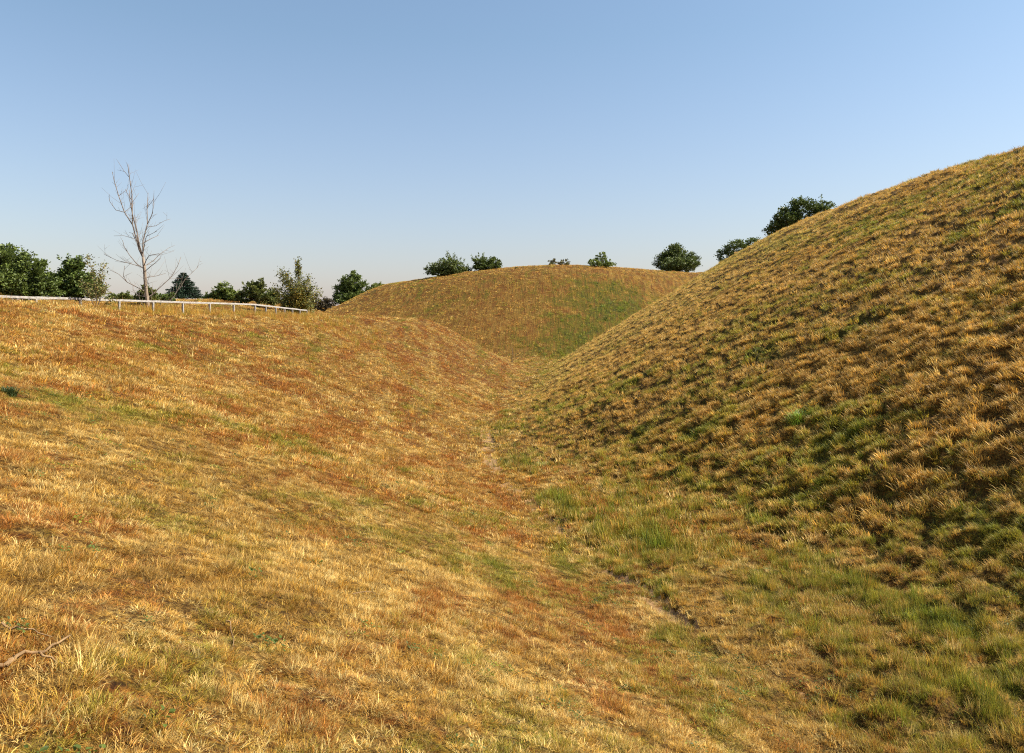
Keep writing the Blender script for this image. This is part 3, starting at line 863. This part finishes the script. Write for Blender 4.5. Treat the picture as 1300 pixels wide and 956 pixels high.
def build_dead_tree():
    rng = random.Random(5)
    d = TREE[1]; m = d / F
    bx = TREE[0]; bz = hpt(bx, d)
    ox = bx - (187 - 650) * m
    root = empty('bare_tree', (bx, d, bz))
    tag(root, 'bare leafless young tree standing in front of the white rail fence', 'dead tree')
    bk = bark('dead_bark', (0.16, 0.115, 0.08), (0.36, 0.28, 0.20))
    bk2 = bark('branch_bark', (0.11, 0.085, 0.065), (0.28, 0.22, 0.17))
    S = 4.78
    zpx = (HOR - 393) * m - bz       # ground at the tree seen in the photo against the built ground

    def P(u, v, dy=0.0):
        px = 120 + u / S; py = 200 + v / S
        return Vector(((px - 187) * m, dy, (393 - py) * m))
    V = []; Fc = []
    tube(V, Fc, [P(324, 935), P(318, 880), P(308, 800), P(300, 720), P(296, 650), P(287, 580)], [0.15, 0.12, 0.105, 0.095, 0.088, 0.075], 9)
    mesh_from('trunk', V, Fc, bk, root, smooth=True)
    # main limbs: (points, start radius)
    mains = [
        ([P(287, 582), P(262, 535, .05), P(240, 470, .15), P(214, 380, .2), P(213, 200, .15), P(195, 60, .1), P(190, 10, .1)], 0.055),
        ([P(287, 582), P(268, 500, -.1), P(258, 420, -.2), P(236, 320, -.3), P(224, 240, -.35), P(222, 180, -.4)], 0.045),
        ([P(287, 582), P(282, 480, .1), P(300, 375, .3), P(293, 280, .4), P(295, 180, .5)], 0.042),
        ([P(262, 535), P(264, 430, -.3), P(261, 330, -.5)], 0.03),
        ([P(212, 378, .2), P(150, 300, .5), P(100, 195, .8), P(62, 100, 1.0), P(45, 40, 1.1)], 0.034),
        ([P(150, 300, .5), P(102, 288, .4), P(76, 240, .2), P(74, 205, .1)], 0.018),
        ([P(150, 300, .5), P(175, 268, .7), P(190, 255, .8)], 0.014),
        ([P(100, 195, .8), P(125, 170, .9), P(145, 150, 1.0)], 0.012),
        ([P(302, 372, .3), P(340, 312, .1), P(358, 215, -.1)], 0.024),
        ([P(358, 228, -.1), P(320, 262, .1), P(295, 285, .3)], 0.010),
        ([P(294, 650), P(270, 645, .4), P(205, 612, .9), P(140, 552, 1.3), P(95, 500, 1.6), P(80, 460, 1.7)], 0.032),
        ([P(240, 630, .6), P(180, 612, .2), P(130, 600, 0), P(65, 565, -.3)], 0.018),
        ([P(290, 640), P(320, 600, -.3), P(345, 575, -.5), P(420, 565, -.8)], 0.030),
        ([P(300, 632), P(330, 595, .5), P(352, 555, .8), P(400, 510, 1.1)], 0.022),
        ([P(300, 665), P(350, 640, -.4), P(390, 618, -.6), P(425, 592, -.7)], 0.022),
        ([P(310, 830), P(340, 800, .2), P(362, 775, .3), P(430, 700, .6), P(462, 630, .8), P(480, 570, .9)], 0.034),
        ([P(322, 900), P(400, 880, .4), P(440, 815, .8), P(500, 700, 1.2), P(560, 625, 1.6)], 0.016),
        ([P(303, 790), P(275, 765, -.5), P(228, 735, -.8), P(212, 700, -.9), P(224, 640, -1.0)], 0.026),
        ([P(228, 735, -.8), P(190, 690, -1.0), P(145, 665, -1.2)], 0.014),
        ([P(306, 822), P(255, 815, .7), P(205, 808, 1.0), P(175, 775, 1.1), P(172, 735, 1.1)], 0.022),
        ([P(300, 705), P(340, 690, .6), P(385, 672, .9)], 0.015),
        ([P(305, 760), P(340, 740, -.6), P(330, 710, -.9)], 0.014),
        ([P(285, 560), P(330, 460, -.5), P(412, 432, -.9)], 0.018),
        ([P(278, 500), P(320, 462, .4), P(355, 440, .6)], 0.020),
        ([P(300, 395, .2), P(345, 385, .4), P(385, 350, .7), P(415, 335, 0.9)], 0.010),
        ([P(243, 480), P(200, 430, .5), P(165, 420, .8)], 0.014),
        ([P(240, 470), P(195, 455, -.5), P(150, 460, -.8)], 0.010),
        ([P(213, 230, .1), P(190, 190, 0), P(178, 165, 0)], 0.012),
        ([P(222, 270, -.3), P(250, 225, -.2), P(265, 195, -.1)], 0.010),
        ([P(196, 90, .1), P(160, 50, .2), P(125, 0, .3)], 0.012),
        ([P(318, 905), P(295, 870, -.3), P(285, 820, -.5), P(287, 790, -.5)], 0.022),
        ([P(328, 910), P(345, 850, -.3), P(362, 800, -.4), P(335, 720, -.5)], 0.018),
        ([P(335, 930, .2), P(365, 880, .3), P(372, 840, .3)], 0.016),
    ]
    for pts, r in mains:
        V = []; Fc = []
        n = len(pts)
        tube(V, Fc, pts, [r * 0.84 * (1 - 0.80 * i / (n - 1)) + 0.007 for i in range(n)], 6)
        for i in range(n - 1):
            a, b = pts[i], pts[i + 1]
            L = (b - a).length
            for k in range(1 if L > 0.7 else 0):
                s0 = a.lerp(b, rng.random()); ax = (b - a).normalized()
                dv = (ax * 0.8 + Vector((rng.gauss(0, .5), rng.gauss(0, .5), rng.gauss(0.2, .3)))).normalized(); l = rng.uniform(0.7, 1.5)
                tube(V, Fc, [s0, s0 + dv * l * .5 + Vector((0, 0, .05)), s0 + dv * l + Vector((0, 0, .2 * l))], [0.010, 0.007, 0.0045], 4)
            for k in range(max(1, int(L * 3.0))):
                s = a.lerp(b, rng.random())
                ax = (b - a).normalized()
                dv = (ax * 0.75 + Vector((rng.gauss(0, .55), rng.gauss(0, .55), rng.gauss(0.25, .35)))).normalized()
                l = rng.uniform(0.2, 0.75)
                mid = s + dv * l * .5 + Vector((0, 0, 0.04))
                e = s + dv * l + Vector((0, 0, 0.12 * l))
                tube(V, Fc, [s, mid, e], [0.009, 0.007, 0.0045], 4)
                if rng.random() < 0.6:
                    e2 = mid + Vector((rng.gauss(0, .2), rng.gauss(0, .2), rng.uniform(0.05, .3)))
                    tube(V, Fc, [mid, e2], [0.007, 0.004], 4)
        mesh_from('branch', V, Fc, bk2, root, smooth=True)


def build_sapling():
    rng = np.random.default_rng(51)
    x, d = -19.6, 37.6; m = d / F
    bz = hpt(x, d)
    root = empty('sapling', (x, d, bz))
    tag(root, 'spindly pale leafed sapling leaning in front of the fence left of the bare tree', 'sapling')
    V = []; Fc = []; cen = []
    cx = 650 + x / m
    P = lambda px, py, dy=0.0: Vector(((px - cx) * m, dy, (HOR - py) * m - bz))
    stems = [[P(cx, 395), P(cx - 1, 372), P(cx - 4, 350), P(cx - 7, 338), P(cx - 12, 325)],
             [P(cx, 395), P(cx + 4, 372, .2), P(cx + 2, 352, .3), P(cx + 4, 334, .3)],
             [P(cx, 395), P(cx - 8, 374, -.2), P(cx - 13, 358, -.3)],
             [P(cx, 395), P(cx + 7, 376, -.2), P(cx + 12, 366, -.3), P(cx + 15, 372, -.3)],
             [P(cx, 395), P(cx - 5, 380, .3), P(cx - 16, 368, .4)],
             [P(cx, 395), P(cx + 8, 384, .3), P(cx + 17, 378, .4)]]
    for b in stems:
        tube(V, Fc, b, list(np.linspace(0.018, 0.004, len(b))), 5)
        for i in range(1, len(b) - 1):
            for k in range(int((b[i + 1] - b[i]).length * 190)):
                q = b[i].lerp(b[i + 1], rng.random()); cen.append((q.x + rng.normal(0, .12), q.y + rng.normal(0, .14), q.z + rng.normal(0, .09)))
    mesh_from('stem', V, Fc, BARK, root, smooth=True)
    n = len(cen)
    cols = np.where(rng.random((n, 1)) < 0.5, np.array((0.17, 0.18, 0.045)), np.array((0.24, 0.19, 0.06))) * rng.uniform(0.7, 1.2, (n, 1))
    leaves('leaves', np.array(cen), 0.105, cols, rng, root, LEAF)


# ------------------------------------------------------------------ fence
_p = [(-20.6 + 0.53 * i, 38 + 2.67 * i) for i in range(-5, 7)]
_q = [(_p[-1][0] - 0.10 * i, _p[-1][1] + 2.66 * i) for i in range(1, 7)]
FENCE = _p + _q


def box(V, Fc, c, ax, hx, hy, hz):
    """box about c with x axis ax"""
    ax = ax.normalized(); ay = Vector((0, 0, 1)).cross(ax).normalized(); az = ax.cross(ay)
    k = len(V)
    for sx in (-1, 1):
        for sy in (-1, 1):
            for sz in (-1, 1):
                V.append(tuple(c + ax * hx * sx + ay * hy * sy + az * hz * sz))
    for f in ((0, 1, 3, 2), (4, 6, 7, 5), (0, 4, 5, 1), (2, 3, 7, 6), (0, 2, 6, 4), (1, 5, 7, 3)):
        Fc.append(tuple(k + i for i in f))


def build_fence():
    m, nt, b = mat('weathered_wood', 0.75)
    tc = nt.nodes.new('ShaderNodeTexCoord'); mp = nt.nodes.new('ShaderNodeMapping'); mp.inputs['Scale'].default_value = (3, 3, 14)
    nz = nt.nodes.new('ShaderNodeTexNoise'); nz.inputs['Scale'].default_value = 2.0; nz.inputs['Detail'].default_value = 7
    rp = nt.nodes.new('ShaderNodeValToRGB')
    rp.color_ramp.elements[0].position = 0.3; rp.color_ramp.elements[0].color = (0.20, 0.17, 0.14, 1)
    rp.color_ramp.elements[1].position = 0.62; rp.color_ramp.elements[1].color = (0.42, 0.39, 0.35, 1)
    nt.links.new(tc.outputs['Object'], mp.inputs[0]); nt.links.new(mp.outputs[0], nz.inputs[0])
    nt.links.new(nz.outputs['Fac'], rp.inputs[0]); nt.links.new(rp.outputs[0], b.inputs['Base Color'])
    zr = []
    for (x, y) in FENCE:
        zr.append(1.33 + 0.0115 * (y - 33) if y < 54 else 1.57 - 0.004 * (y - 54))
    x0, y0 = FENCE[5]
    root = empty('fence', (x0, y0, hpt(x0, y0)))
    tag(root, 'low wooden post and rail fence with one pale weathered rail', 'fence')
    O = Vector(root.location)
    for i, (x, y) in enumerate(FENCE):
        jx = random.gauss(0, 0.02); tl = random.gauss(0, 0.015)
        g = hpt(x, y)
        nxt = Vector((*FENCE[min(i + 1, len(FENCE) - 1)], 0)) - Vector((*FENCE[max(i - 1, 0)], 0))
        bm = bmesh.new()
        V = []; Fc = []
        z1 = zr[i] - 0.116
        box(V, Fc, Vector((x, y, (g - 0.4 + z1) / 2)), nxt, 0.045, 0.05, (z1 - g + 0.4) / 2)
        vs = [bm.verts.new(Vector(v) - O + Vector((tl * (v[2] - g), 0, 0))) for v in V]
        for f in Fc: bm.faces.new([vs[k] for k in f])
        bmesh.ops.bevel(bm, geom=bm.edges[:], offset=0.008, segments=1, affect='EDGES')
        me = bpy.data.meshes.new('post'); bm.to_mesh(me); bm.free(); me.materials.append(m)
        o = bpy.data.objects.new('post', me); COL.objects.link(o); o.parent = root
    for i in range(len(FENCE) - 1):
        for nm, dz, hy, hz, off in (('rail', -0.06, 0.03, 0.052, 0.0),):
            a = Vector((*FENCE[i], zr[i] + dz + random.gauss(0, 0.006))); c = Vector((*FENCE[i + 1], zr[i + 1] + dz + random.gauss(0, 0.006)))
            ax = c - a
            ay = Vector((0, 0, 1)).cross(ax).normalized()
            bm = bmesh.new(); V = []; Fc = []
            box(V, Fc, (a + c) / 2 + ay * off, ax, ax.length / 2 - 0.004, hy, hz)
            vs = [bm.verts.new(Vector(v) - O) for v in V]
            for f in Fc: bm.faces.new([vs[k] for k in f])
            bmesh.ops.bevel(bm, geom=bm.edges[:], offset=0.006, segments=1, affect='EDGES')
            me = bpy.data.meshes.new(nm); bm.to_mesh(me); bm.free(); me.materials.append(m)
            o = bpy.data.objects.new(nm, me); COL.objects.link(o); o.parent = root


# ------------------------------------------------------------------ small things
def build_small():
    rng = np.random.default_rng(61)
    tw = bark('dry_twig', (0.13, 0.075, 0.035), (0.36, 0.23, 0.11))

    def ground_of(px, py):
        """where the line of sight through a pixel meets the ground"""
        dd = np.linspace(2, 260, 20000)
        x = (px - 650) / F * dd; z = (HOR - py) / F * dd
        h = height(x, dd)
        i = int(np.argmax(h > z))
        return x[i], dd[i], h[i]

    def stick(name, label, pixlines, r, lift=0.05, cat='twig'):
        first = ground_of(*pixlines[0][0])
        root = None
        for li, line in enumerate(pixlines):
            pts = []
            for (px, py) in line:
                g = ground_of(px, py)
                pts.append(Vector(g) + Vector((0, 0, lift + 0.02 * rng.random())) - Vector(first))
            V = []; Fc = []
            n = len(pts)
            q = []
            for i in range(n - 1):
                q.append(pts[i]); q.append(pts[i].lerp(pts[i + 1], .5) + Vector(rng.normal(0, 0.012, 3)))
            q.append(pts[-1])
            rr = r if li == 0 else r * 0.62
            tube(V, Fc, q, [rr * (1 - 0.6 * i / (len(q) - 1)) for i in range(len(q))], 7)
            if root is None:
                root = mesh_from(name, V, Fc, tw, smooth=True); root.location = first
                tag(root, label, cat)
            else:
                mesh_from('side_twig', V, Fc, tw, root, smooth=True)
    stick('fallen_branch', 'forked dry fallen branch lying in the grass at the lower left corner',
          [[(-6, 852), (8, 853), (20, 843), (40, 838), (58, 834), (75, 826), (89, 816)], [(50, 837), (66, 842), (80, 852)], [(8, 853), (10, 846), (18, 842)]], 0.012, 0.02, 'branch')
    stick('twig', 'orange dry twig lying just above the forked fallen branch', [[(2, 800), (14, 809), (30, 811), (48, 815), (66, 818)]], 0.007, 0.025)
    stick('twig', 'short thick brown twig lying alone among the grass right of the forked branch', [[(286, 792), (293, 805), (296, 828)]], 0.007, 0.012)
    stick('twig', 'pale thin twig on the lower slope between the short brown twig and the path', [[(448, 760), (465, 757), (482, 761)]], 0.006, 0.04)
    # fresh clumps that stand out
    gm = LEAF

    def clump(name, label, px, py, wpx, nb, hgt, colr, cat='grass clump'):
        x, d, z = ground_of(px, py)
        R = wpx * d / F
        V = []; Fc = []; S = []
        for i in range(nb):
            a = rng.random() * 6.283; r = R * math.sqrt(rng.random())
            c = np.array((x + r * math.cos(a), d + r * math.sin(a)))
            zz = hpt(c[0], c[1]) - 0.02
            L = hgt * (0.5 + 0.8 * rng.random()); ln = 0.35 + 0.5 * rng.random()
            dx, dy = math.cos(a + rng.normal(0, .7)), math.sin(a + rng.normal(0, .7))
            w = 0.010 * (0.7 + .6 * rng.random()); k = len(V); px_, py_ = -dy * w / 2, dx * w / 2
            p = np.array((c[0] - x, c[1] - d, zz - z)); an = 0.2
            for s in range(3):
                V += [(p[0] - px_, p[1] - py_, p[2]), (p[0] + px_, p[1] + py_, p[2])]
                p = p + np.array((dx * math.sin(an), dy * math.sin(an), math.cos(an))) * L / 3; an += ln * .8
            V.append(tuple(p))
            Fc += [(k, k + 1, k + 3, k + 2), (k + 2, k + 3, k + 5, k + 4), (k + 4, k + 5, k + 6)]
            S += [np.array(colr) * (0.65 + 0.7 * rng.random())] * 7
        o = mesh_from(name, V, Fc, gm); o.location = (x, d, z)
        point_color(o.data, 'tint', np.array(S)); tag(o, label, cat)
    clump('grass_clump', 'bright green fresh grass clump standing out on the brown right bank', 1016, 530, 14, 420, 0.30, (0.22, 0.32, 0.035))
    clump('grass_clump', 'yellow green grass clump beside the bend of the earth path', 695, 592, 18, 460, 0.16, (0.25, 0.27, 0.045))
    clump('weed_plant', 'dark green weed at the left edge partway up the bank', 12, 500, 8, 200, 0.15, (0.07, 0.10, 0.03), 'weed')
    clump('weed_plant', 'dark weed on the skyline at the right edge of the bank crest', 1291, 196, 3, 90, 0.55, (0.05, 0.06, 0.03), 'weed')
    # thin stake beyond the spur
    x, d, z = ground_of(650, 461)
    V = []; Fc = []
    tube(V, Fc, [(0, 0, -0.3), (0.01, 0, 0.8), (0.02, 0, 1.8)], [0.05, 0.047, 0.04], 7)
    o = mesh_from('stake', V, Fc, bark('dark_wood', (0.05, 0.03, 0.02), (0.12, 0.08, 0.05)), smooth=True)
    o.location = (x, d, z); tag(o, 'thin dark wooden stake standing at the foot of the far mound', 'stake')


# ------------------------------------------------------------------ light, sky, camera
def build_light():
    el = math.radians(42.5); az = math.radians(0)        # azimuth measured from +X towards +Y
    sd = Vector((math.cos(el) * math.cos(az), math.cos(el) * math.sin(az), math.sin(el)))
    L = bpy.data.lights.new('sun', 'SUN'); L.energy = 5.0; L.angle = math.radians(0.53); L.color = (1.0, 0.93, 0.82)
    o = bpy.data.objects.new('sun', L); COL.objects.link(o)
    o.rotation_euler = (-sd).to_track_quat('-Z', 'Y').to_euler(); o.location = (60, -15, 60)
    w = bpy.data.worlds.new('World'); SC.world = w; w.use_nodes = True
    nt = w.node_tree; bg = nt.nodes['Background']
    sky = nt.nodes.new('ShaderNodeTexSky'); sky.sky_type = 'NISHITA'; sky.sun_disc = False
    sky.sun_elevation = el
    sky.sun_rotation = math.pi / 2 - az
    sky.air_density = 1.5; sky.dust_density = 1.4; sky.ozone_density = 5.0; sky.altitude = 60
    # thin even haze of a hot day over the whole sky
    ad = nt.nodes.new('ShaderNodeVectorMath'); ad.operation = 'ADD'; ad.inputs[1].default_value = (0.25, 0.26, 0.26)
    nt.links.new(sky.outputs[0], ad.inputs[0])
    # denser pale haze low in the sky
    tc = nt.nodes.new('ShaderNodeTexCoord'); sp = nt.nodes.new('ShaderNodeSeparateXYZ'); mr = nt.nodes.new('ShaderNodeMapRange')
    mr.inputs['From Min'].default_value = 0.0; mr.inputs['From Max'].default_value = 0.34; mr.inputs['To Min'].default_value = 1.0; mr.inputs['To Max'].default_value = 0.0
    hz = nt.nodes.new('ShaderNodeVectorMath'); hz.operation = 'SCALE'; hz.inputs[0].default_value = (0.66, 0.20, 0.82)
    a2 = nt.nodes.new('ShaderNodeVectorMath'); a2.operation = 'ADD'
    nt.links.new(tc.outputs['Generated'], sp.inputs[0]); nt.links.new(sp.outputs['Z'], mr.inputs['Value'])
    nt.links.new(mr.outputs['Result'], hz.inputs['Scale']); nt.links.new(ad.outputs[0], a2.inputs[0]); nt.links.new(hz.outputs[0], a2.inputs[1])
    nt.links.new(a2.outputs[0], bg.inputs[0]); bg.inputs[1].default_value = 0.078


def build_camera():
    c = bpy.data.cameras.new('camera'); o = bpy.data.objects.new('camera', c); COL.objects.link(o)
    c.sensor_width = 36; c.lens = 36 * F / 1300
    c.shift_y = -(956 / 2 - HOR) / 1300
    c.clip_end = 6000; c.clip_start = 0.05
    o.location = (0, 0, 0); o.rotation_euler = (math.pi / 2, 0, 0)
    SC.camera = o


import sys
build_light()
build_camera()
build_ground()
build_trees()
build_yellow_tree()
build_conifer()
build_dead_tree()
build_sapling()
build_fence()
build_small()
build_grass()
SC.view_settings.view_transform = 'Standard'
SC.view_settings.look = 'None'
SC.view_settings.gamma = 1.0
SC.view_settings.use_curve_mapping = False
SC.view_settings.exposure = 0.92
SC.cycles.use_denoising = False
SC.cycles.filter_width = 1.1
SC.cycles.max_bounces = 6
